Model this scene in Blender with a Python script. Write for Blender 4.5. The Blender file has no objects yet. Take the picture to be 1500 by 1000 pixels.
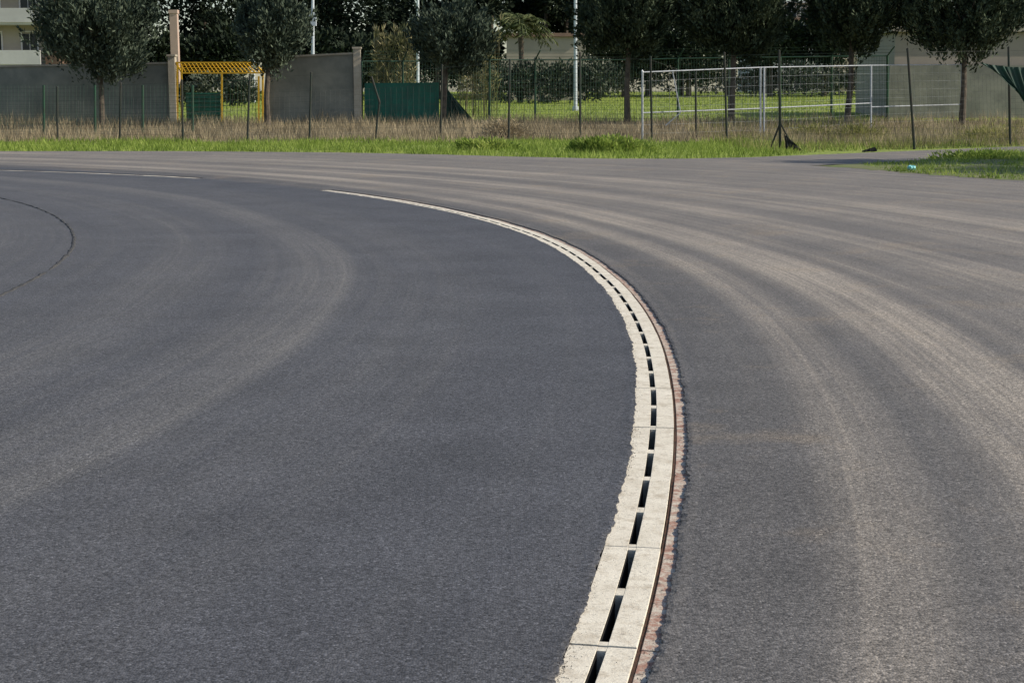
import bpy, math, random
import numpy as np
from mathutils import Vector
random.seed(4); rng=np.random.default_rng(7)
S=bpy.context.scene
# ---------------------------------------------------------------- survey helper
F=2219.0; H=1.6; TH=math.atan(360/2219.0); sT,cT=math.sin(TH),math.cos(TH)
def ray(px,py):
    u=(px-750)/F; v=(500-py)/F
    return (u,cT+v*sT,v*cT-sT)
def G(px,py):
    d=ray(px,py); t=-H/d[2]; return (d[0]*t,d[1]*t)
def P(px,py,Y):
    d=ray(px,py); t=Y/d[1]; return np.array([d[0]*t,Y,H+d[2]*t])
def sstep(a,b,x):
    t=np.clip((x-a)/(b-a),0,1); return t*t*(3-2*t)
CX,CY=-27.0,11.0
def terr(X,Y):
    X=np.asarray(X,float);Y=np.asarray(Y,float)
    z=-.02+.43*sstep(56,66,Y)+.0185*np.clip(Y-68,0,82)
    r=np.hypot(X-CX,Y-CY)
    return z-.28*(1-sstep(30,33,r))
# ---------------------------------------------------------------- mesh builder
class MB:
    def __init__(s): s.v=[];s.f=[];s.m=[]
    def add(s,vs,fs,m=0):
        o=len(s.v); s.v.extend([tuple(map(float,p)) for p in vs])
        s.f.extend([tuple(i+o for i in f) for f in fs]); s.m.extend([m]*len(fs))
    def box(s,x0,x1,y0,y1,z0,z1,m=0):
        s.add([(x0,y0,z0),(x1,y0,z0),(x1,y1,z0),(x0,y1,z0),(x0,y0,z1),(x1,y0,z1),(x1,y1,z1),(x0,y1,z1)],
              [(0,3,2,1),(4,5,6,7),(0,1,5,4),(1,2,6,5),(2,3,7,6),(3,0,4,7)],m)
    def tube(s,p0,p1,r0,r1=None,n=8,m=0,cap=True):
        if r1 is None:r1=r0
        p0=np.array(p0,float);p1=np.array(p1,float);d=p1-p0;d/=np.linalg.norm(d)+1e-9
        a=np.array([0,0,1.]) if abs(d[2])<.9 else np.array([1.,0,0])
        x=np.cross(d,a);x/=np.linalg.norm(x);y=np.cross(d,x)
        vs=[];
        for p,r in((p0,r0),(p1,r1)):
            for i in range(n):
                t=2*math.pi*i/n+math.pi/n; vs.append(p+r*(x*math.cos(t)+y*math.sin(t)))
        fs=[(i,(i+1)%n,n+(i+1)%n,n+i) for i in range(n)]
        if cap: fs+= [tuple(range(n-1,-1,-1)),tuple(range(n,2*n))]
        s.add(vs,fs,m)
    def poly(s,pts,rs,n=7,m=0):
        for i in range(len(pts)-1): s.tube(pts[i],pts[i+1],rs[i],rs[i+1],n,m)
    def leaves(s,c,d,L,W,m=0):
        N=len(c); d=d/(np.linalg.norm(d,axis=1,keepdims=True)+1e-9)
        r=rng.normal(size=(N,3)); sd=np.cross(d,r); sd/=np.linalg.norm(sd,axis=1,keepdims=True)+1e-9
        L=np.broadcast_to(np.asarray(L,float).reshape(-1,1),(N,1));W=np.broadcast_to(np.asarray(W,float).reshape(-1,1),(N,1))
        q=np.stack([c,c+d*L*.5+sd*W*.5,c+d*L,c+d*L*.5-sd*W*.5],1).reshape(-1,3)
        o=len(s.v); s.v.extend(map(tuple,q.tolist()))
        s.f.extend([(o+4*i,o+4*i+1,o+4*i+2,o+4*i+3) for i in range(N)]); s.m.extend([m]*N)
    def blades(s,b,h,w,lean,m=0):
        N=len(b);a=rng.uniform(0,2*np.pi,N);k=rng.uniform(0,2*np.pi,N)
        sd=np.stack([np.cos(a),np.sin(a),np.zeros(N)],1)*np.reshape(w,(-1,1))/2
        tip=b+np.stack([np.cos(k)*lean*h,np.sin(k)*lean*h,h],1)
        q=np.stack([b-sd,b+sd,tip],1).reshape(-1,3)
        o=len(s.v); s.v.extend(map(tuple,q.tolist()))
        s.f.extend([(o+3*i,o+3*i+1,o+3*i+2) for i in range(N)]); s.m.extend([m]*N)
    def build(s,name,mats,smooth=False):
        me=bpy.data.meshes.new(name); me.from_pydata(s.v,[],s.f)
        for m in mats: me.materials.append(m)
        me.polygons.foreach_set('material_index',s.m)
        if smooth: me.polygons.foreach_set('use_smooth',[True]*len(s.f))
        me.update(); ob=bpy.data.objects.new(name,me); S.collection.objects.link(ob); return ob
def empty(name,loc=(0,0,0)):
    e=bpy.data.objects.new(name,None); S.collection.objects.link(e); return e
def child(o,p): o.parent=p; return o
# ---------------------------------------------------------------- materials
class NT:
    def __init__(s,name):
        s.mat=bpy.data.materials.new(name); s.mat.use_nodes=True; s.t=s.mat.node_tree; s.t.nodes.clear()
        s.out=s.n('ShaderNodeOutputMaterial'); s.b=s.n('ShaderNodeBsdfPrincipled'); s.l(s.b.outputs[0],s.out.inputs[0])
        s.b.inputs['Specular IOR Level'].default_value=.25
        s.co=s.n('ShaderNodeTexCoord').outputs['Object']
    def n(s,t): return s.t.nodes.new(t)
    def l(s,a,b): s.t.links.new(a,b)
    def set(s,i,v):
        if isinstance(v,bpy.types.NodeSocket): s.l(v,i)
        else: i.default_value=v
    def math(s,op,a,b=0.,c=0.,clamp=False):
        n=s.n('ShaderNodeMath');n.operation=op;n.use_clamp=clamp
        s.set(n.inputs[0],a);s.set(n.inputs[1],b)
        if op in('MULTIPLY_ADD',):s.set(n.inputs[2],c)
        return n.outputs[0]
    def noise(s,scale,detail=3,rough=.5,vec=None,dist=0):
        n=s.n('ShaderNodeTexNoise');n.inputs['Scale'].default_value=scale;n.inputs['Detail'].default_value=detail
        n.inputs['Roughness'].default_value=rough;n.inputs['Distortion'].default_value=dist
        s.l(vec or s.co,n.inputs['Vector']);return n.outputs['Fac']
    def ramp(s,f,stops):
        n=s.n('ShaderNodeValToRGB');s.l(f,n.inputs[0]);e=n.color_ramp.elements
        while len(e)<len(stops): e.new(.5)
        for i,(p,c) in enumerate(stops):
            e[i].position=p; e[i].color=(c,c,c,1) if not isinstance(c,tuple) else (*c,1)
        return n.outputs[0]
    def mix(s,f,a,b,mode='MIX'):
        n=s.n('ShaderNodeMix');n.data_type='RGBA';n.blend_type=mode
        s.set(n.inputs[0],f)
        for i,v in((6,a),(7,b)):
            s.set(n.inputs[i],(*v,1) if isinstance(v,tuple) and len(v)==3 else v)
        return n.outputs[2]
    def bump(s,h,st,d):
        n=s.n('ShaderNodeBump');n.inputs['Strength'].default_value=st;n.inputs['Distance'].default_value=d
        s.l(h,n.inputs['Height']);s.l(n.outputs[0],s.b.inputs['Normal'])
    def col(s,c): s.set(s.b.inputs['Base Color'],(*c,1) if isinstance(c,tuple) else c)
    def rough(s,r): s.set(s.b.inputs['Roughness'],r)
def simple(name,c,c2=None,sc=3,rough=.8,metal=0,bump=0):
    t=NT(name); c2=c2 or tuple(x*.7 for x in c)
    f=t.ramp(t.noise(sc,4,.65),[(.35,0.),(.65,1.)])
    t.col(t.mix(f,c,c2)); t.rough(rough); t.b.inputs['Metallic'].default_value=metal
    if bump: t.bump(t.noise(sc*6,3),.4,bump)
    return t.mat
def leafmat(name,dark,mid,light,sc=1.2,transl=.3):
    t=NT(name)
    g=t.n('ShaderNodeNewGeometry')
    f=t.math('MULTIPLY_ADD',t.noise(sc,2),1.3,-.35)
    f=t.math('MULTIPLY_ADD',g.outputs['Random Per Island'],.45,f)
    c=t.ramp(f,[(.15,dark),(.55,mid),(.95,light)])
    t.col(c); t.rough(.75); t.b.inputs['Specular IOR Level'].default_value=.12
    if transl>0:
        tr=t.n('ShaderNodeBsdfTranslucent');t.l(c,tr.inputs[0])
        m=t.n('ShaderNodeMixShader');m.inputs[0].default_value=transl
        t.l(t.b.outputs[0],m.inputs[1]);t.l(tr.outputs[0],m.inputs[2]);t.l(m.outputs[0],t.out.inputs[0])
    return t.mat
# asphalt
def asphalt():
    t=NT('asphalt')
    sp=t.n('ShaderNodeSeparateXYZ');t.l(t.co,sp.inputs[0])
    dx=t.math('SUBTRACT',sp.outputs[0],CX);dy=t.math('SUBTRACT',sp.outputs[1],CY)
    r0=t.math('SQRT',t.math('ADD',t.math('MULTIPLY',dx,dx),t.math('MULTIPLY',dy,dy)))
    a=t.math('MULTIPLY',t.math('ARCTAN2',dy,dx),28.)
    def pv(kr,ka,off=0.,rr=None):
        c=t.n('ShaderNodeCombineXYZ');t.l(t.math('MULTIPLY',rr or r0,kr),c.inputs[0]);t.l(t.math('MULTIPLY',a,ka),c.inputs[1]);c.inputs[2].default_value=off;return c.outputs[0]
    wob=t.noise(1,1,.5,pv(.25,.07))
    r=t.math('MULTIPLY_ADD',wob,.7,t.math('SUBTRACT',r0,.35))
    st=[(20,.25),(22.75,.3),(22.95,.12),(23.6,.22),(24.0,.45),(24.4,.2),(24.7,.15),(25.0,.35),(25.5,.75),(25.66,.12),(26.2,.22),(26.9,.05),(28.1,.0),(28.4,.05),(28.72,.15),(28.85,.8),(29.02,.65),(29.13,.15),(29.38,.35),(29.55,1.),(29.95,1.),(30.15,.3),(30.8,.45),(31.4,1.),(31.9,.4),(32.6,.4),(33.0,.8),(33.4,.45),(34.2,1.),(35.0,.5),(38,.55),(43.9,.5)]
    rm=t.ramp(t.math('DIVIDE',t.math('SUBTRACT',r,20.),24.),[((p-20)/24,v) for p,v in st])
    streak=t.noise(1,4,.6,pv(5,.08,3.,r))
    fine=t.noise(1,2,.6,pv(32,.16,5.,r))
    patch=t.ramp(t.noise(.4,4,.6),[(.3,.6),(.65,1.1)])
    sr=t.ramp(streak,[(.33,0.),(.68,1.)])
    d=t.math('MULTIPLY',rm,t.math('MULTIPLY_ADD',sr,.85,.5))
    outer=t.ramp(t.math('SUBTRACT',r0,27.6),[(.3,0.),(.6,1.)])
    thin=t.ramp(t.noise(1,2,.7,pv(2.2,.03,9.,r)),[(.48,0.),(.62,.5),(.68,.05)])
    d=t.math('ADD',d,t.math('MULTIPLY',thin,t.math('MULTIPLY_ADD',outer,.35,.15)))
    d=t.math('MULTIPLY',d,patch)
    d=t.math('MULTIPLY',d,t.ramp(fine,[(.3,.65),(.7,1.2)]))
    base=t.mix(outer,(.071,.072,.081),(.096,.091,.090))
    bl=t.ramp(t.noise(1.3,4,.6),[(.3,.82),(.7,1.16)])
    base=t.mix(1.,base,bl,'MULTIPLY')
    dust=t.mix(outer,(.19,.178,.165),(.335,.290,.240))
    c=t.mix(t.math('MULTIPLY',d,.85,clamp=True),base,dust)
    stn=t.math('MULTIPLY',t.ramp(t.noise(.8,4,.7),[(.55,0.),(.76,.5)]),outer)
    c=t.mix(stn,c,(.265,.20,.13))
    v=t.n('ShaderNodeTexVoronoi');v.inputs['Scale'].default_value=130;t.l(t.co,v.inputs['Vector'])
    vc=t.n('ShaderNodeSeparateXYZ');t.l(v.outputs['Color'],vc.inputs[0])
    gr=t.ramp(vc.outputs[0],[(0.,.42),(.5,.95),(.9,1.25),(1.,1.9)])
    c=t.mix(1.,c,gr,'MULTIPLY')
    g2=t.ramp(t.noise(75,2,.7),[(.3,.7),(.7,1.3)])
    c=t.mix(1.,c,g2,'MULTIPLY')
    t.col(c);t.rough(.8);t.b.inputs['Specular IOR Level'].default_value=.4
    t.bump(v.outputs['Distance'],.7,-.003)
    return t.mat
M_asph=asphalt()
def concrete(name,c1,c2,stain,red=0):
    t=NT(name)
    c=t.mix(t.ramp(t.noise(5,4,.7),[(.3,0.),(.7,1.)]),c1,c2)
    c=t.mix(t.ramp(t.noise(11,5,.75),[(.50,0.),(.72,.8)]),c,stain)
    c=t.mix(t.ramp(t.noise(90,3,.6),[(.55,0.),(.75,.6)]),c,(.12,.11,.10))
    if red:
        c=t.mix(t.ramp(t.noise(15,5,.8,dist=.4),[(.44,0.),(.58,.8)]),c,(.30,.125,.085))
        c=t.mix(t.ramp(t.noise(24,4,.8),[(.55,0.),(.65,.8)]),c,(.08,.06,.05))
    t.col(c);t.rough(.9);t.bump(t.noise(110,4,.7),.6,.004);return t.mat
M_conc=concrete('cream_concrete',(.76,.70,.585),(.62,.56,.455),(.40,.33,.24))
M_conr=concrete('red_stained_concrete',(.62,.55,.45),(.50,.43,.35),(.30,.21,.16),1)
M_rust=simple('rust_grime',(.10,.05,.032),(.035,.025,.02),20,.95,0,.003)
M_dark=simple('drain_slot_shade',(.014,.013,.012),None,9,.95)  # near-black colour standing in for the shade inside the drain slots
M_edge=simple('asphalt_lip',(.04,.04,.043),(.08,.077,.073),30,.95,0,.006)
def groundmat():
    t=NT('ground_soil_grass')
    sp=t.n('ShaderNodeSeparateXYZ');t.l(t.co,sp.inputs[0])
    y=t.math('MULTIPLY_ADD',t.noise(.5,4,.6),6.,t.math('SUBTRACT',sp.outputs[1],3.))
    yy=t.math('DIVIDE',y,200.)
    zone=t.ramp(yy,[(.255,0.),(.275,1.),(.325,1.),(.345,0.)])
    green=t.mix(t.ramp(t.noise(.8,4,.7),[(.3,0.),(.7,1.)]),(.18,.24,.045),(.30,.36,.075))
    green=t.mix(t.ramp(t.noise(.22,4,.6),[(.55,0.),(.7,.6)]),green,(.28,.25,.11))
    dry=t.mix(t.ramp(t.noise(1.2,4,.7),[(.3,0.),(.7,1.)]),(.25,.205,.13),(.14,.125,.07))
    c=t.mix(zone,green,dry)
    c=t.mix(1.,c,t.ramp(t.noise(6,3,.7),[(.3,.6),(.7,1.2)]),'MULTIPLY')
    t.col(c);t.rough(.95);t.bump(t.noise(8,2,.7),.8,.1);return t.mat
M_ground=groundmat()
M_grass=leafmat('grass_blades',(.09,.14,.025),(.22,.30,.055),(.40,.45,.13),.7,.35)
M_grassR=leafmat('grass_blades_mixed',(.11,.13,.04),(.27,.27,.09),(.42,.37,.19),.6,.35)
M_dry=leafmat('dry_grass_blades',(.13,.105,.07),(.32,.265,.17),(.52,.43,.28),.5,.25)
M_field=leafmat('field_grass',(.18,.24,.04),(.31,.39,.075),(.43,.48,.13),.3,.35)
M_leafA=leafmat('conifer_foliage',(.024,.036,.025),(.066,.088,.062),(.15,.18,.125),1.1,0)
M_leafB=leafmat('pine_foliage',(.015,.024,.014),(.045,.062,.036),(.115,.14,.08),1.3,0)
M_far=leafmat('far_foliage',(.009,.015,.010),(.020,.031,.018),(.048,.063,.034),.35,0)
M_hedge=leafmat('hedge_foliage',(.03,.038,.03),(.065,.08,.055),(.14,.15,.11),.4,0)
M_bark=simple('bark',(.13,.105,.08),(.06,.05,.04),6,.95,0,.02)
M_palm=leafmat('palm_frond',(.03,.045,.02),(.09,.11,.045),(.19,.19,.09),.6,0)
M_reed=leafmat('reed_leaf',(.10,.12,.05),(.22,.21,.10),(.42,.36,.23),.6,.2)
M_greenp=simple('green_post_paint',(.018,.07,.04),(.03,.05,.033),4,.55)
M_darkp=simple('weathered_post',(.022,.035,.028),(.04,.035,.03),4,.7)
M_wire=simple('green_wire',(.03,.09,.06),(.05,.08,.055),2,.6)
M_wired=simple('dark_wire',(.05,.055,.05),(.08,.08,.075),2,.6)
M_galv=simple('galvanised_steel',(.45,.47,.50),(.33,.35,.38),5,.45,.2)
M_yel=simple('yellow_paint',(.72,.43,.03),(.55,.33,.03),3,.5)
M_wall=simple('grey_render_wall',(.27,.265,.225),(.17,.172,.15),.9,.95,0,.01)
M_wallt=simple('pale_render_pillar',(.42,.38,.31),(.33,.29,.23),2,.95,0,.01)
M_tarp=simple('green_tarpaulin',(.03,.17,.115),(.04,.125,.09),2.5,.6)
M_tarpd=simple('dark_green_tarpaulin',(.015,.065,.042),(.025,.045,.035),2.5,.65)
M_pole=simple('pale_painted_pole',(.55,.60,.64),(.45,.49,.53),3,.5)
M_bei=simple('beige_render',(.38,.335,.27),(.32,.285,.23),.6,.9)
M_whi=simple('white_render',(.60,.58,.55),(.50,.48,.46),.6,.9)
M_bro=simple('brown_cladding',(.16,.10,.07),(.11,.075,.055),2,.85)
M_sal=simple('salmon_render',(.46,.34,.28),(.40,.30,.25),1,.9)
M_glass=simple('dark_window_glass',(.03,.035,.04),None,1,.15)
M_roof=simple('terracotta_roof',(.28,.18,.13),(.20,.13,.10),2,.9)
M_bag=simple('cyan_plastic',(.10,.55,.55),(.4,.65,.65),25,.4)
M_black=simple('black_plastic',(.012,.013,.012),None,5,.5)
# ---------------------------------------------------------------- ground
xs=np.unique(np.concatenate([np.linspace(-900,-60,12),np.linspace(-60,60,61),np.linspace(60,900,12)]))
ys=np.unique(np.concatenate([np.linspace(-400,-30,8),np.linspace(-30,160,96),np.linspace(160,1200,12)]))
X,Y=np.meshgrid(xs,ys);Z=terr(X,Y)+np.where((Y>46),rng.normal(0,.02,X.shape),0)
g=MB();nx=len(xs)
g.add(np.stack([X,Y,Z],2).reshape(-1,3),[(j*nx+i,j*nx+i+1,(j+1)*nx+i+1,(j+1)*nx+i) for j in range(len(ys)-1) for i in range(nx-1)])
g.build('ground',[M_ground],True)
# ---------------------------------------------------------------- drain path
tabA=[-40,-30,-25,-14.3,-10.9,-7.8,-5.7,-1.7,2.7,6.8,12.6,18.7,24.9,32.3,41.5,54,65,80]
tabR=[28.9,28.6,28.42,28.10,27.995,27.94,27.91,27.89,27.90,27.93,28.03,28.05,28.07,28.07,28.04,27.1,26.0,24.5]
_aa=np.linspace(-60,100,3201); _rr=np.interp(_aa,tabA,tabR)
_k=np.exp(-.5*(np.arange(-90,91)*.05/1.8)**2);_k/=_k.sum(); _rr=np.convolve(np.pad(_rr,90,'edge'),_k,'valid')
def Rd(a): return np.interp(a,_aa,_rr)
def ctr(a): 
    r=Rd(a);t=np.radians(a);return np.stack([CX+r*np.cos(t),CY+r*np.sin(t)],-1)
aa=np.linspace(-40,90,13001);pp=ctr(aa);sl=np.concatenate([[0],np.cumsum(np.hypot(*np.diff(pp,axis=0).T))])
def at(s):
    a=np.interp(s,sl,aa);p=ctr(a);q=ctr(a+.05);d=(q-p)/np.hypot(*(q-p));return p,np.array([d[1],-d[0]])
def s_of(a): return float(np.interp(a,aa,sl))
def prof(mb,s0,s1,prof_,n,m):
    vs=[];k=len(prof_)
    for i in range(n+1):
        p,nn=at(s0+(s1-s0)*i/n)
        for o,z in prof_: vs.append((p[0]+nn[0]*o,p[1]+nn[1]*o,z))
    fs=[(i*k+j,i*k+(j+1)%k,(i+1)*k+(j+1)%k,(i+1)*k+j) for i in range(n) for j in range(k)]
    fs+=[tuple(range(k-1,-1,-1)),tuple(n*k+j for j in range(k))]
    mb.add(vs,fs,m)
def bar(mb,s0,s1,o0,o1,z0,z1,n,m,c=.002):
    prof(mb,s0,s1,[(o0,z0),(o0,z1-c),(o0+c,z1),(o1-c,z1),(o1,z1-c),(o1,z0)],n,m)
dr=MB()
phase=s_of(np.degrees(math.atan2(G(890,948)[1]-CY,G(890,948)[0]-CX)))
def drain(a0,a1):
    s=phase-round((phase-s_of(a0)));e=s_of(a1)
    while s<e:
        dz=random.uniform(-.002,.002);do=random.uniform(-.002,.002);g_=.0035;w=.0145
        L0,L1=s+g_,s+1-g_
        bar(dr,L0,L1,-.10+do,-w+do,-.16,.004+dz,8,0,.001)
        bar(dr,L0,L1,w+do,.10+do,-.16,.004+dz,8,0,.001)
        for b0,b1 in((L0,s+.035),(s+.465,s+.535),(s+.965,L1)):
            bar(dr,b0,b1,-w+.0003+do,w-.0003+do,-.16,.003+dz,2,0,.001)
        for b0,b1 in((s+.0355,s+.4645),(s+.5355,s+.9645)):  # added thin liners: slot walls painted black as shade, covering sunlit concrete
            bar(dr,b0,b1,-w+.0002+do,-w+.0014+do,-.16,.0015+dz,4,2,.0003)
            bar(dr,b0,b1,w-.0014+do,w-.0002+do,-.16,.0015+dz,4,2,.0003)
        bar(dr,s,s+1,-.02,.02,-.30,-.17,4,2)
        bar(dr,s,s+1,.1025,.1145,-.10,-.006,4,3,.002)
        bar(dr,L0-.002,L1+.002,.115,.20,-.12,-.002+dz,8,1)
        s+=1
drain(-30,32.0);drain(41.6,80)
dr.build('slot_drain',[M_conc,M_conr,M_dark,M_rust])
# ---------------------------------------------------------------- asphalt track
edgepx=[(0,222),(250,222),(500,224),(640,227),(750,230),(880,233),(1000,233),(1100,231),(1160,226),(1220,221),(1350,218),(1500,214)]
edge=[G(*p) for p in edgepx]; edge=[(-90,50),(-40,46)]+edge+[(26,54),(60,72)]
edge=np.array(edge)
def edgeY(x): return np.interp(x,edge[:,0],edge[:,1])
def bound(a):
    t=math.radians(a);c,s_=math.cos(t),math.sin(t)
    r=np.linspace(29.5,75,900);x=CX+r*c;y=CY+r*s_
    bad=np.where(y>edgeY(x))[0]
    return r[bad[0]] if len(bad) else 75.
ang=np.unique(np.concatenate([np.arange(-180,-32,2.),np.arange(-32,46,.02),np.arange(46,181,.5)]));ang=ang[ang<180]
n=len(ang);gap=((ang>-30)&(ang<32.1))|((ang>41.6)&(ang<80))
def rag(n,s,k): 
    e=rng.normal(0,1,n);w=np.hanning(k+2)[1:-1];w/=math.sqrt((w**2).sum())
    return np.convolve(np.pad(e,k,'wrap'),w,'same')[k:-k]*s
ri=Rd(np.clip(ang,-59,99))-np.where(gap,.093,.0)+np.where(gap,rag(n,.0018,2)+rag(n,.003,7)+rag(n,.0035,60),0)
ro=Rd(np.clip(ang,-59,99))+np.where(gap,.166,.0)+np.where(gap,rag(n,.0018,2)+rag(n,.0035,7)+rag(n,.004,60),0)
ct=np.cos(np.radians(ang));sn=np.sin(np.radians(ang))
A=MB()
def rings(lst):
    vs=[]
    for r,z in lst:
        vs+= list(zip(CX+r*ct,CY+r*sn,z*np.ones(n)))
    m=len(lst)
    A.add(vs,[(j*n+i,j*n+(i+1)%n,(j+1)*n+(i+1)%n,(j+1)*n+i) for j in range(m-1) for i in range(n)])
one=np.ones(n);sk=np.where(gap,-.03,.008)
lip=.010+rag(n,.0015,3)
rings([(ri,sk),(ri-.001,np.where(gap,lip,.008)),(ri-.02,.011*one+rag(n,.001,5)*gap),(ri-.06,.009*one),(ri-.5,.009*one),(24*one,.009*one),(12*one,.009*one),(.01*one,.009*one)])
B=np.array([bound(a) for a in ang]); Bz=B+rag(n,.03,5)
rings([(Bz,-.05*one),(Bz,.009*one),(ro+(B-ro)*.5,.009*one),(ro+(B-ro)*.15,.009*one),(ro+.06,.009*one),(ro+.02,.012*one+rag(n,.0012,5)*gap),(ro+.001,np.where(gap,lip,.008)),(ro,sk)])
A.build('asphalt_track',[M_asph])
sm=MB();K=900;av=np.linspace(-12,60,K);vs=[];w1=rag(K,.006,3);w2=rag(K,.006,3);hz=.016+rag(K,.003,9)
for i in range(K):
    t=math.radians(av[i]);rr=22.88+.03*math.sin(av[i]*.21)
    for o,z in((-.03+w1[i],.0),(-.012+w1[i],hz[i]),(.008+w2[i],hz[i]),(.022+w2[i],.0)):
        vs.append((CX+(rr+o)*math.cos(t),CY+(rr+o)*math.sin(t),z))
sm.add(vs,[(i*4+j,(i+1)*4+j,(i+1)*4+j+1,i*4+j+1) for i in range(K-1) for j in range(3)])
sm.build('asphalt_seam',[M_edge])
gt=MB();N=9000
ga=-18+40*rng.random(N)**1.6;side=rng.random(N)<.55
off=np.where(side,-.090+rng.normal(0,.013,N),.163+rng.normal(0,.013,N))+np.where(rng.random(N)<.2,rng.normal(0,.05,N),0)
rr=Rd(ga)+off;c=np.stack([CX+rr*np.cos(np.radians(ga)),CY+rr*np.sin(np.radians(ga)),np.where((off>-.1)&(off<.1),.003,np.where((off>.1)&(off<.16),-.003,.009))],1)
c=c[np.abs(off)>.017]
for p in c:
    s_=random.uniform(.0012,.0038)
    q=[p+np.array([random.uniform(-1,1),random.uniform(-1,1),0])*s_ for _ in range(3)]+[p+np.array([0,0,s_*1.3])]
    gt.add(q,[(0,1,3),(1,2,3),(2,0,3)])
gt.build('loose_grit',[M_edge])
# ---------------------------------------------------------------- grass
def scatter(N,x0,x1,y0,y1,ok=None):
    x=rng.uniform(x0,x1,N);y=rng.uniform(y0,y1,N)
    if ok is not None:
        k=ok(x,y);x=x[k];y=y[k]
    return np.stack([x,y,terr(x,y)-.01],1)
def clumpn(x,y,f=1.):
    return .5+.25*(np.sin(x*1.3*f+2*np.sin(y*.7*f))+np.sin(y*1.7*f+1.5*np.sin(x*.9*f)))
gv=MB()
b=scatter(130000,-26,24,38,57,lambda x,y:(y>edgeY(x)+.05+.12*np.sin(x*3))&(y<54.5+1.5*np.sin(x*.8))&(rng.random(len(x))<.35+.65*clumpn(x,y))&((x<8.5)|(rng.random(len(x))<.45)))
hh=rng.uniform(.05,.16,len(b))*(.5+1.6*clumpn(b[:,0],b[:,1],2.1))
gv.blades(b,hh,rng.uniform(.015,.04,len(b)),.5)
gv.build('grass_verge',[M_grass])
dg=MB()
b=scatter(130000,-30,34,46,68,lambda x,y:(y>53.5+1.2*np.sin(x*.9+1)-np.clip((x-8)*1.2,0,5.5))&(y>edgeY(x)+.5)&(rng.random(len(x))<.35+.65*clumpn(x,y,.6)))
hh=rng.uniform(.12,.5,len(b))*(.3+1.3*clumpn(b[:,0],b[:,1],1.1))
dg.blades(b,hh,rng.uniform(.012,.035,len(b)),.35)
dg.build('dry_grass',[M_dry])
mg=MB()
b=scatter(36000,7,34,44,66,lambda x,y:(y>edgeY(x)+.1)&(rng.random(len(x))<clumpn(x,y,.5)))
mg.blades(b,rng.uniform(.1,.4,len(b)),rng.uniform(.015,.04,len(b)),.4)
mg.build('tall_mixed_grass',[M_grassR])
fg=MB()
b=scatter(70000,-45,50,67,150); fg.blades(b,rng.uniform(.06,.2,len(b)),rng.uniform(.03,.08,len(b)),.6)
fg.build('field_grass',[M_field])
isl=np.array([G(*p) for p in [(1195,243),(1290,241),(1340,236),(1420,230),(1500,226),(1640,222),(1640,283),(1500,265),(1420,261),(1330,254),(1260,248)]])
def inpoly(x,y,poly):
    k=np.zeros(len(x),bool);j=len(poly)-1
    for i in range(len(poly)):
        xi,yi=poly[i];xj,yj=poly[j]
        c=((yi>y)!=(yj>y))&(x<(xj-xi)*(y-yi)/(yj-yi+1e-12)+xi);k^=c;j=i
    return k
im=MB();c0=isl.mean(0)
den=[]
for i in range(len(isl)):
    for t in np.linspace(0,1,8,endpoint=False):
        p=isl[i]*(1-t)+isl[(i+1)%len(isl)]*t; den.append(p+rng.normal(0,.10,2))
den=np.array(den);k=len(den)
im.add([(p[0],p[1],.013) for p in den]+[(c0[0]+(p[0]-c0[0])*.85,c0[1]+(p[1]-c0[1])*.85,.035) for p in den]+[(c0[0],c0[1],.06)],
  [(i,(i+1)%k,k+(i+1)%k,k+i) for i in range(k)]+[(k+i,k+(i+1)%k,2*k) for i in range(k)],0)
x=rng.uniform(8,26,110000);y=rng.uniform(26,46,110000);kk=inpoly(x,y,isl)&(rng.random(110000)<.3+.7*clumpn(x,y,1.3));x=x[kk];y=y[kk]
hb=rng.uniform(.05,.22,len(x))*np.where(x>12,1.0,.55)*(.4+1.2*clumpn(x,y,2.3))
im.blades(np.stack([x,y,.01*np.ones(len(x))],1),hb,rng.uniform(.015,.035,len(x)),.6,1)
M_soil=simple('island_soil',(.17,.16,.08),(.14,.18,.06),2,.95,0,.03)
im.build('grass_island',[M_soil,M_grass])
# ---------------------------------------------------------------- weeds & brush
def bush(name,px,py,Y,rx,rz,N,L,W,mat,up=.5,stems=None):
    mb=MB();c=P(px,py,Y);z=float(terr(c[0],Y))
    d=rng.normal(size=(N,3));d/=np.linalg.norm(d,axis=1,keepdims=True);d[:,2]=np.abs(d[:,2])
    r=rng.uniform(.3,1,(N,1))**.5*(1+.25*np.sin(d[:,:1]*7+d[:,1:2]*5))
    q=np.array([c[0],Y,z])+d*r*np.array([rx,rx*.7,rz])
    mb.leaves(q,d+np.array([0,0,up])+rng.normal(0,.5,(N,3)),rng.uniform(.6,1.2,N)*L,W)
    if stems:
        for i in range(14):
            e=np.array([c[0]+random.uniform(-rx,rx),Y+random.uniform(-.3,.3),z+rz*random.uniform(.7,1.1)]);mb.tube((c[0]+random.uniform(-.2,.2),Y,z),e,.012,.005,4,1)
    mb.build(name,[mat,M_bark])
bush('weed_clump',893,218,44,1.15,.36,2600,.16,.05,M_grass)
bush('weed_clump',710,222,46,.9,.28,1500,.14,.05,M_grass)
bush('weed_clump',1440,232,38.5,1.3,.2,1600,.12,.04,M_grass)
bush('brush_pile',740,200,57,.85,.75,1500,.22,.03,M_dry,.2,True)
bush('dry_shrub',1195,195,56,.7,.5,800,.2,.03,M_grassR)
bush('dry_shrub',1260,195,55,1.0,.55,1200,.2,.03,M_grassR)
bush('dry_shrub',1450,200,53,1.1,.5,1200,.2,.03,M_grassR)
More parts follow.
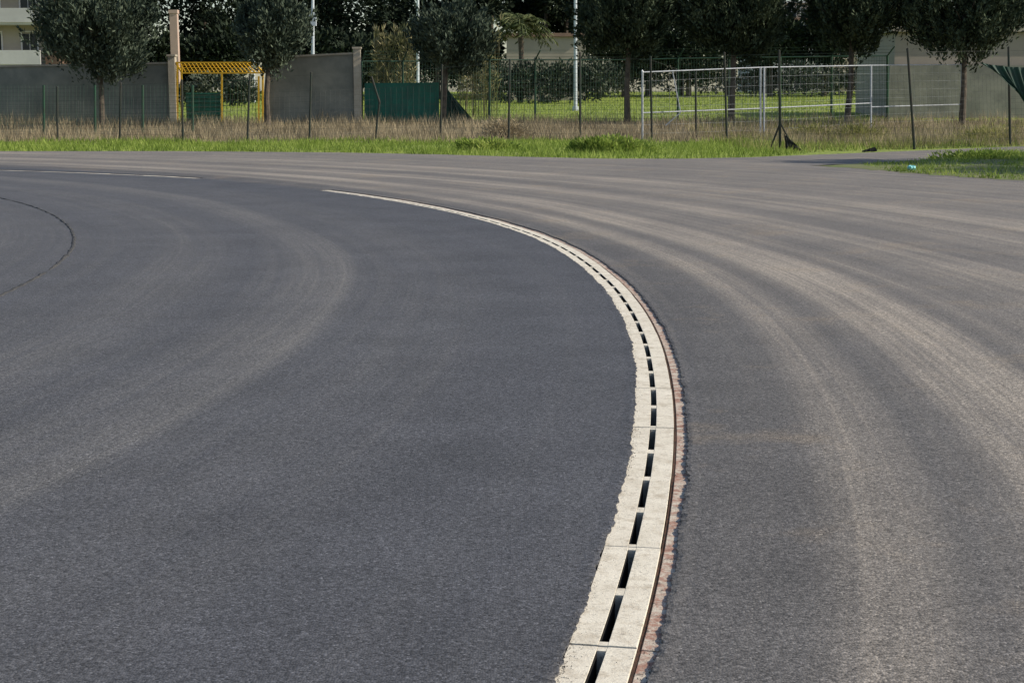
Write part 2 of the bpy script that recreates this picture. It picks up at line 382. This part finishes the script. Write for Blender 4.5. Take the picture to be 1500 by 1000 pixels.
# ---------------------------------------------------------------- trees
def tree(name,px,top,bot,half,Y,trunkx,mat,N=260):
    mb=MB();c=P(px,(top+bot)/2,Y);sc=Y/F
    rx=half*sc;rz=(bot-top)/2*sc;b=P(trunkx,180,Y);zb=float(terr(b[0],Y))-.1
    base=np.array([b[0],Y,zb]);j=np.array([c[0]*.5+b[0]*.5,Y,c[2]-rz*.75])
    mid=(base+j)/2+np.array([random.uniform(-.08,.08),0,0])
    mb.poly([base,mid,j],[.15,.12,.105],9,1)
    mb.poly([j,np.array([c[0],Y,c[2]]),np.array([c[0],Y,c[2]+rz*.7])],[.10,.07,.02],7,1)
    for i in range(11):
        t=i/11*6.28+random.random();o=np.array([math.cos(t)*rx*.75,math.sin(t)*rx*.75,random.uniform(-.5,.6)*rz])
        s0=j+np.array([0,0,random.uniform(0,.8)*rz]);e=c+o;m_=(s0+e)/2+np.array([0,0,-.12*rz])
        mb.poly([s0,m_,e],[.05,.035,.012],5,1)
    lobes=[]
    for i in range(22):
        u=1-2*(i+.5)/22;ph=i*2.39996+random.uniform(-.5,.5);d=np.array([math.sqrt(1-u*u)*math.cos(ph),math.sqrt(1-u*u)*math.sin(ph),u])
        lobes.append((c+d*np.array([rx*.68,rx*.68,rz*.68])*random.uniform(.75,1.28),random.uniform(.24,.44)*rx))
    lobes.append((c,rx*.6));lobes.append((c+np.array([0,0,-.35*rz]),rx*.55));lobes.append((c+np.array([0,0,.3*rz]),rx*.5))
    for q,rl in lobes:
        k=int(N/22)+3
        for i in range(k):
            d=rng.normal(size=3);d/=np.linalg.norm(d)
            tc=q+d*rl*random.uniform(.5,1.05)
            out=tc-c;out/=np.linalg.norm(out)+1e-6
            ax=out*.6+np.array([0,0,1.0])+rng.normal(0,.22,3);ax/=np.linalg.norm(ax)
            n_=42;u=rng.random((n_,1));L=random.uniform(.4,1.1)
            pos=tc+ax*(u-.4)*L+rng.normal(0,1,(n_,3))*.15*(1.05-u)
            mb.leaves(pos,ax*1.1+rng.normal(0,.42,(n_,3)),rng.uniform(.12,.26,n_),.08)
    return mb.build(name,[mat,M_bark])
tree('cypress_tree',142,-26,116,82,63,150,M_leafA,N=680)
tree('cypress_tree',396,-18,110,56,63.5,392,M_leafA,N=470)
tree('pine_tree',662,14,96,56,66,648,M_leafA,N=400)
tree('pine_tree',922,-50,88,80,66,919,M_leafB,N=560)
tree('pine_tree',1078,-50,82,78,66,1071,M_leafB,N=560)
tree('pine_tree',1252,-50,74,76,66,1240,M_leafB,N=560)
tree('pine_tree',1412,-50,82,86,64,1409,M_leafB,N=580)
# trees standing on the island just right of the view (their shade crosses the track)
tree('pine_tree',1820,-150,90,120,35.5,1820,M_leafB,N=300)
tree('pine_tree',2160,-190,80,140,31,2160,M_leafB,N=300)
def mass(name,ells,mat,per,size,trunk=True):
    mb=MB()
    for (x,y,rx,ry,Y) in ells:
        c=P(x,y,Y);sc=Y/F;R=np.array([rx*sc,rx*sc*.8,ry*sc])
        nl=9
        for i in range(nl):
            d=rng.normal(size=3);d/=np.linalg.norm(d);q=c+d*R*.6;rl=R*random.uniform(.38,.6)
            N=per//nl;e=rng.normal(size=(N,3));e/=np.linalg.norm(e,axis=1,keepdims=True)
            e[:,1]=-np.abs(e[:,1])*np.where(rng.random(N)<.75,1,-1)
            pos=q+e*rl*rng.uniform(.6,1.08,(N,1))
            mb.leaves(pos,e+rng.normal(0,.6,(N,3))+np.array([0,0,.3]),rng.uniform(.6,1.3,N)*size,size*.45)
        if trunk: mb.tube((c[0],Y,float(terr(c[0],Y))-.2),c,.25,.12,7,1)
    mb.build(name,[mat,M_bark])
mass('distant_trees',[(120,20,60,80,118),(205,20,60,80,122),(300,30,65,90,118),(350,0,70,80,124),(430,20,70,85,122),(505,20,60,85,118),(570,10,60,75,124),(640,0,65,70,128),(720,-14,60,52,125),(800,-22,60,52,132),(765,18,60,32,136),(840,16,50,32,136),(880,20,50,60,126),(830,-12,60,45,134),(950,55,55,45,126),(1010,60,60,50,124),(1000,20,50,30,130),(1070,40,60,60,128),(1130,60,45,40,126),(915,70,50,40,124),(1210,50,45,40,126),(1290,40,50,45,128),(1385,-5,60,55,140),(1465,-5,60,60,135),(1560,0,60,60,135),(-60,20,60,80,130),(250,90,60,40,112),(330,85,60,45,112),(490,85,70,40,112),(560,85,60,40,114),(640,75,60,45,116),(695,60,40,45,117),(20,110,60,30,120),(120,100,60,40,110)],M_far,4000,.48)
mass('hedge',[(x,112+7*math.sin(x),42,26,128+4*math.sin(x*.3)) for x in range(540,1560,50)],M_hedge,1500,.33,False)
mass('hedge',[(x,119+3*math.sin(x),32,30,104) for x in range(728,900,26)],M_hedge,1500,.28,False)
mass('hedge',[(290,128,40,22,95),(350,126,40,24,97)],M_hedge,1500,.28,False)
pm=MB();c=P(762,34,105);pm.poly([(c[0],105,1.0),(c[0]+.1,105,c[2]*.6),c],[.22,.18,.18],9,1)
for i in range(38):
    t=i*2.399;el=random.uniform(-.2,1.1);L=random.uniform(1.9,2.6);pts=[]
    for k in range(7):
        u=k/6;rr=L*u*math.cos(el);zz=L*(u*math.sin(el)-.55*u*u)
        pts.append(c+np.array([math.cos(t)*rr,math.sin(t)*rr,zz]))
    pm.poly(pts,[.03]*7,4,0)
    for k in range(1,7):
        a=pts[k-1];b2=pts[k];n_=12
        u=rng.random((n_,1));pos=a+(b2-a)*u
        sd=np.cross(b2-a,[0,0,1.]);sd/=np.linalg.norm(sd)+1e-6
        sg=np.where(rng.random((n_,1))<.5,1,-1)
        pm.leaves(pos,sg*sd+(b2-a)*1.0+np.array([0,0,-.45])+rng.normal(0,.1,(n_,3)),rng.uniform(.35,.55,n_),.07)
pm.build('palm_tree',[M_palm,M_bark])
def reeds(name,px0,px1,top,Y,N):
    mb=MB()
    for i in range(N):
        x=random.uniform(px0,px1);tp=P(x+random.uniform(-8,8),top+random.uniform(-6,28),Y);bx=P(x,150,Y)[0]
        b2=np.array([bx,Y+random.uniform(-.5,.5),float(terr(bx,Y))]);mb.tube(b2,tp,.018,.008,4)
        n_=16;u=rng.uniform(.2,.95,(n_,1));mb.leaves(b2+(tp-b2)*u,rng.normal(0,1,(n_,3))*[1,1,.3]+[0,0,.9],rng.uniform(.3,.6,n_),.05)
        if random.random()<.6: mb.leaves(np.repeat(tp[None],9,0),rng.normal(0,.25,(9,3))+[.2,0,1],rng.uniform(.3,.5,9),.06)
    mb.build(name,[M_reed])
reeds('giant_reeds',545,605,48,72,60);reeds('giant_reeds',672,728,36,74,46)
# ---------------------------------------------------------------- walls
def wall(name,px0,t0,px1,t1,Y0,Y1,mat=M_wall,pill=()):
    e=empty(name);a=P(px0,t0,Y0);b2=P(px1,t1,Y1);mb=MB()
    d=b2-a;n_=np.array([-d[1],d[0]])/np.hypot(d[0],d[1])*.1
    vs=[];
    for p in(a,b2):
        for s_ in(-1,1): vs+=[(p[0]+s_*n_[0],p[1]+s_*n_[1],-.2),(p[0]+s_*n_[0],p[1]+s_*n_[1],p[2])]
    mb.add(vs,[(0,4,5,1),(2,3,7,6),(1,5,7,3),(0,1,3,2),(4,6,7,5)])
    child(mb.build('wall_panel',[mat]),e)
    cp=MB();n2=n_*1.5;vs=[]
    for p in(a,b2):
        for s_ in(-1,1): vs+=[(p[0]+s_*n2[0],p[1]+s_*n2[1],p[2]+.002),(p[0]+s_*n2[0],p[1]+s_*n2[1],p[2]+.08)]
    cp.add(vs,[(0,4,5,1),(2,3,7,6),(1,5,7,3),(0,1,3,2),(4,6,7,5),(0,2,6,4)]);child(cp.build('coping',[M_wallt]),e)
    for (x0,x1,tp,Yp) in pill:
        p0=P(x0,tp,Yp);p1=P(x1,tp,Yp);q=MB();q.box(p0[0],p1[0],Yp-.2,Yp+.2,-.2,p0[2]);q.box(p0[0]-.04,p1[0]+.04,Yp-.24,Yp+.24,p0[2]+.002,p0[2]+.08)
        child(q.build('pillar',[M_wallt]),e)
    return e
wall('boundary_wall',-120,101,247,94,68,66.5,pill=[(247,257,83,66.3)])
wall('boundary_wall',390,86,518,80,66.5,66,pill=[(518,528,72,66)])
# ---------------------------------------------------------------- yellow gate
gy=66.2;e=empty('yellow_gate')
mb=MB()
def tb(x0,y0,x1,y1,r,Ya=gy,Yb=None,m=0,mbb=None): (mbb or mb).tube(P(x0,y0,Ya),P(x1,y1,Yb or Ya),r,r,4,m)
for x,y in((260,92),(266,96),(385,96),(379,112),(325,108)): tb(x,y,x,184,.05)
tb(258,92,372,92,.045);tb(266,107,387,107,.045);tb(258,92,266,107,.04,gy,gy+1.2);tb(372,92,387,107,.04,gy,gy+1.2)
child(mb.build('gate_frame',[M_yel]),e)
mb=MB()
for i in range(1,20): 
    t=i/20;tb(258+114*t,92,266+121*t,107,.022,gy,gy+1.2)
for i in range(1,4):
    t=i/4;tb(258+8*t,92+15*t,372+15*t,92+15*t,.022,gy+1.2*t,gy+1.2*t)
child(mb.build('canopy_lattice',[M_yel]),e)
mb=MB();a=P(272,136,gy+.5);b2=P(324,184,gy+.5)
mb.box(a[0],b2[0],gy+.5,gy+.54,b2[2],a[2])
for i in range(8):
    z=b2[2]+(a[2]-b2[2])*(i+.5)/8;mb.box(a[0],b2[0],gy+.47,gy+.498,z-.02,z+.02,1)
child(mb.build('leaf_panel',[M_tarp,M_greenp]),e)
mb=MB()
for i in range(11):
    x=327+53*i/10;tb(x,118,x,182,.012)
tb(327,118,380,118,.025);tb(327,150,380,150,.02)
child(mb.build('barred_leaf',[M_greenp]),e)
# ---------------------------------------------------------------- fences
def wiremesh(mb,A0,A1,B0,B1,dv,dh,r,m):
    A0,A1,B0,B1=map(np.array,(A0,A1,B0,B1))
    L=np.linalg.norm(B0-A0);n_=max(2,int(L/dv))
    for i in range(n_+1):
        t=i/n_;mb.tube(A0+(B0-A0)*t,A1+(B1-A1)*t,r,r,3,m,False)
    n_=max(2,int(np.linalg.norm(A1-A0)/dh))
    for i in range(n_+1):
        t=i/n_;mb.tube(A0+(A1-A0)*t,B0+(B1-B0)*t,r,r,3,m,False)
fr=[(-60,128,207),(-5,128,207),(84,128,207),(175,122,207),(268,118,208),(362,112,207),(453,107,207),(550,103,206),(645,96,206),(745,88,206),(850,78,206),(955,84,206),(1020,108,205),(1065,78,208),(1143,75,217),(1340,72,218),(1480,70,214),(1600,68,214)]
e=empty('wire_fence');mb=MB();wm=MB();pr=None
for i,(x,yt,yb) in enumerate(fr):
    g0=G(x,yb);Yp=g0[1];top=P(x+random.uniform(-4,4)-(8 if x==1340 else 0),yt,Yp);base=np.array([g0[0],Yp,-.1])
    if x==550:
        k=P(556,150,Yp);mb.poly([base,P(552,182,Yp),k,P(544,112,Yp)],[.038]*4,8)
    else:
        mb.tube(base,top,.042,.036,8)
        mb.tube(top,top+np.array([0,-.02,.03]),.042,.02,8)
    if x in(1143,): 
        mb.tube(P(1128,219,Yp),P(1143,180,Yp),.03,.03,6);mb.tube(P(1163,219,Yp+.3),P(1143,180,Yp),.03,.03,6)
    if pr is not None:
        b0,t0=pr
        wiremesh(wm,b0+[0,0,.15],t0*.75+b0*.25,base+[0,0,.15],top*.75+base*.25,.18,.18,.0028,0)
        for q in(.97,.5): wm.tube(b0+(t0-b0)*q,base+(top-base)*q,.004,.004,4,0)
    pr=(base,top)
child(mb.build('fence_posts',[M_darkp]),e);child(wm.build('wire_mesh',[M_wired]),e)
e=empty('green_post_fence');mb=MB();wm=MB();pr=None
for x in(-90,-10,64,139,209,282):
    b2=P(x,194,59.5);t2=P(x,125,59.5);b2[2]=terr(b2[0],59.5)-.1;mb.tube(b2,t2,.055,.05,8)
    if pr is not None: wiremesh(wm,pr[0]+[0,0,.2],pr[1],b2+[0,0,.2],t2,.14,.14,.0035,0)
    pr=(b2,t2)
child(mb.build('fence_posts',[M_greenp]),e);child(wm.build('wire_mesh',[M_wire]),e)
e=empty('tall_mesh_fence');mb=MB();wm=MB();pr=None
bk=[(530,90,182,68),(590,90,181,68.5),(655,90,181,69),(717,88,180,69.5),(784,88,180,70),(850,88,180,70),(920,88,180,70),(993,86,179,70),(1068,85,179,70),(1143,84,178,70),(1218,83,178,70),(1300,82,177,70)]
for (x,yt,yb,Yp) in bk:
    b2=P(x,yb,Yp);b2[2]=terr(b2[0],Yp)-.1;t2=P(x,yt,Yp)
    mb.tube(b2,t2,.06,.055,8);o=t2+np.array([.22,-.38,.42]);mb.tube(t2,o,.035,.03,6)
    if pr is not None:
        wiremesh(wm,pr[0]+[0,0,.2],pr[1],b2+[0,0,.2],t2,.12,.20,.006,0)
        for q in(.33,.66,1.): wm.tube(pr[1]+(pr[2]-pr[1])*q,t2+(o-t2)*q,.007,.007,4,0)
        wm.tube(pr[1],t2,.028,.028,5,0)
    pr=(b2,t2,o)
child(mb.build('fence_posts',[M_greenp]),e);child(wm.build('welded_mesh',[M_wire]),e)
e=empty('galvanised_fence');mb=MB();wm=MB();pr=None
gz=[(941,106,205,55.5),(1114,99,192,58.5),(1276,96,183,62),(1409,95,180,64)]
for i,(x,yt,yb,Yp) in enumerate(gz):
    b2=P(x,yb,Yp);t2=P(x,yt,Yp);b2[2]=terr(b2[0],Yp)-.05
    mb.tube(b2,t2,.04,.04,8)
    if i in(1,): mb.tube(b2+[.14,0,0],t2+[.14,0,0],.04,.04,8)
    if pr is not None:
        for q in(1.,.42 if i<3 else .36): mb.tube(pr[0]+(pr[1]-pr[0])*q,b2+(t2-b2)*q,.024,.024,8)
        wiremesh(wm,pr[0]+[0,0,.3],pr[1],b2+[0,0,.3],t2,.3,.3,.0022,0)
    pr=(b2,t2)
q0=P(941,106,55.5);mb.tube(q0,P(941,106,55.5)+[-.02,0,.08],.05,.03,8)
mb.tube(P(985,104,58),P(997,165,58),.02,.02,6);mb.tube(P(997,165,58),P(975,184,58),.02,.02,6)
child(mb.build('pipe_frame',[M_galv]),e);child(wm.build('wire_infill',[M_galv]),e)
# ---------------------------------------------------------------- tarpaulins
def cloth(name,tl,tr,bl,br,Y,mat,fold=.12,nf=9,nu=60,nv=24,sag=0):
    mb=MB();tl,tr,bl,br=[np.array(p,float) for p in(tl,tr,bl,br)];vs=[]
    for j in range(nv+1):
        v=j/nv
        for i in range(nu+1):
            u=i/nu;p=(tl*(1-u)+tr*u)*(1-v)+(bl*(1-u)+br*u)*v
            p=p+np.array([0,sag*math.sin(math.pi*u)])
            q=P(p[0],p[1],Y);f=fold*(math.sin(u*nf*6.28+2*v)+.5*math.sin(u*nf*15+5*v))*(.3+.7*v)
            vs.append((q[0]+f*.3,q[1]-abs(f),q[2]+f*.15))
    w=nu+1;mb.add(vs,[(j*w+i,j*w+i+1,(j+1)*w+i+1,(j+1)*w+i) for j in range(nv) for i in range(nu)])
    return mb.build(name,[mat],True)
cloth('green_tarpaulin',(534,122),(643,121),(534,178),(643,179),67.4,M_tarp,.03,7)
cloth('hanging_tarpaulin',(650,128),(655,130),(652,178),(694,179),67.0,M_tarpd,.08,4)
cloth('hanging_tarpaulin',(1434,92),(1560,94),(1482,122),(1560,225),48,M_tarpd,.12,5,90,30,6)
cloth('ground_tarpaulin',(1148,196),(1158,205),(1150,218),(1178,223),45.2,M_black,.05,3,20,12)
cloth('ground_tarpaulin',(1262,221),(1282,215),(1262,223),(1284,222),44.2,M_black,.04,2,20,12)
lb=MB();c=np.array([*G(1335,252),.06])
for i in range(5):
    d=np.array([random.uniform(-.07,.07),random.uniform(-.05,.05),random.uniform(-.02,.04)]);vs=[];R=random.uniform(.05,.08)
    for a in range(6):
        for b2 in range(8):
            t=math.pi*a/5;f=2*math.pi*b2/8;k=R*random.uniform(.7,1.15);vs.append(c+d+k*np.array([math.sin(t)*math.cos(f),math.sin(t)*math.sin(f),math.cos(t)*.8]))
    lb.add(vs,[(a*8+b2,a*8+(b2+1)%8,(a+1)*8+(b2+1)%8,(a+1)*8+b2) for a in range(5) for b2 in range(8)])
lb.build('plastic_bag',[M_bag])
# ---------------------------------------------------------------- poles
def pole(name,px,base,top,Y,r,extra=None):
    mb=MB();b2=P(px,base,Y);b2[2]=terr(b2[0],Y)-.1;t2=P(px,top,Y);mb.tube(b2,t2,r,r*.7,12);mb.tube(b2,b2+[0,0,.35],r*1.7,r*1.5,12)
    mb.tube(t2,t2+np.array([.0,-.9,.15]),r*.5,r*.4,8);mb.box(t2[0]-.18,t2[0]+.18,Y-1.4,Y-.85,t2[2]+.08,t2[2]+.22)
    if extra:
        q=P(px,extra[0],Y);w=extra[1];mb.box(q[0]-w,q[0]+w*.9,Y-.3,Y-.08,q[2]-extra[2],q[2]+extra[2]);mb.box(q[0]-w*.3,q[0]+w*.3,Y-.08,Y,q[2]-.1,q[2]+.1)
    mb.build(name,[M_pole])
pole('street_lamp',843,150,-110,86,.11);pole('street_lamp',612,150,-90,100,.11);pole('street_lamp',458,150,-80,75,.09,(30,.22,.28));pole('street_lamp',372,150,-90,105,.08)
# ---------------------------------------------------------------- buildings
def building(name,px0,px1,top,Y,depth,wallm,floors,nwin=None,roofm=None,ov=.25):
    e=empty(name);a=P(px0,top,Y);b2=P(px1,top,Y);z1=a[2];z0=float(terr(0,Y))-.2;mb=MB();mb.box(a[0],b2[0],Y,Y+depth,z0,z1);child(mb.build('walls',[wallm]),e)
    r=MB();r.box(a[0]-ov,b2[0]+ov,Y-ov,Y+depth+ov,z1+.002,z1+.25);child(r.build('roof',[roofm or M_whi]),e)
    w=MB();fh=(z1-z0)/floors;nw=nwin or max(2,int((b2[0]-a[0])/2.4))
    if nw>0:
        for k in range(floors):
            for i in range(nw):
                xc=a[0]+(b2[0]-a[0])*(i+.5)/nw;zc=z0+fh*(k+.52)
                w.box(xc-.5,xc+.5,Y-.03,Y+.1,zc-.65,zc+.65,0);
                for q in((xc-.6,xc-.502),(xc+.502,xc+.6)): w.box(q[0],q[1],Y-.07,Y+.05,zc-.75,zc+.75,1)
                w.box(xc-.62,xc+.62,Y-.12,Y+.05,zc-.86,zc-.76,1);w.box(xc-.6,xc+.6,Y-.08,Y+.05,zc+.76,zc+.84,1);w.box(xc-.02,xc+.02,Y-.05,Y-.032,zc-.65,zc+.65,1)
        child(w.build('windows',[M_glass,M_whi]),e)
    return e,a,b2,z0,z1,fh
e,a,b2,z0,z1,fh=building('apartment_block',-260,60,-150,104,10,M_bei,5)
mb=MB()
for k in range(1,5):
    z=z0+fh*k;mb.box(a[0],b2[0]-.1,102.6,103.98,z-.12,z+.02,0);mb.box(a[0],b2[0]-.1,102.5,102.58,z+.02,z+.95,0)
child(mb.build('balconies',[M_whi]),e)
mb=MB();c1=P(88,0,104)[0];mb.box(b2[0]+.003,c1,103.2,113,z0,z1-.5);child(mb.build('stair_tower',[M_bro]),e)
mb=MB()
for k in range(4): 
    z=z0+fh*(k+.5);mb.box(b2[0]+.3,c1-.3,103.12,103.19,z-.5,z+.6)
child(mb.build('stair_windows',[M_glass]),e)
building('salmon_tower',248,259,20,108,.5,M_sal,3,nwin=-1,roofm=M_sal,ov=.05)
building('low_beige_building',742,858,54,112,9,M_bei,1,nwin=-1,roofm=M_roof)
building('white_house',1105,1215,30,150,10,M_whi,3,nwin=4,roofm=M_roof)
building('salmon_house',1150,1190,5,175,10,M_sal,4,nwin=2)
building('white_house',1225,1335,12,160,10,M_bei,3,nwin=4)
e,a,b2,z0,z1,fh=building('concrete_outbuilding',1312,1650,47,74,8,M_bei,1,nwin=-1,roofm=M_wallt)
mb=MB();q=P(1312,96,73.6);mb.box(q[0]-.3,q[0]+12,73.5,73.8,z0,q[2]);child(mb.build('front_wall',[M_wall]),e)
# ---------------------------------------------------------------- light, sky, camera
EL,AZ=math.radians(33),math.radians(98)
w=bpy.data.worlds.new('World');S.world=w;w.use_nodes=True;nt=w.node_tree
sk=nt.nodes.new('ShaderNodeTexSky');sk.sky_type='NISHITA';sk.sun_disc=False;sk.sun_elevation=EL;sk.sun_rotation=AZ
bg=nt.nodes['Background'];nt.links.new(sk.outputs[0],bg.inputs[0]);bg.inputs[1].default_value=.14
sd=Vector((math.cos(EL)*math.sin(AZ),math.cos(EL)*math.cos(AZ),math.sin(EL)))
L=bpy.data.lights.new('sun','SUN');L.energy=5.0;L.angle=math.radians(.5);L.color=(1,.92,.78)
lo=bpy.data.objects.new('sun',L);S.collection.objects.link(lo);lo.rotation_euler=(-sd).to_track_quat('-Z','Y').to_euler()
cd=bpy.data.cameras.new('camera');co=bpy.data.objects.new('camera',cd);S.collection.objects.link(co)
co.location=(0,0,H);co.rotation_euler=(math.pi/2-TH,0,0);cd.sensor_width=36;cd.lens=36*F/1500;cd.clip_end=3000;cd.clip_start=.05
S.camera=co
S.view_settings.view_transform='Standard';S.view_settings.look='None';S.view_settings.exposure=0
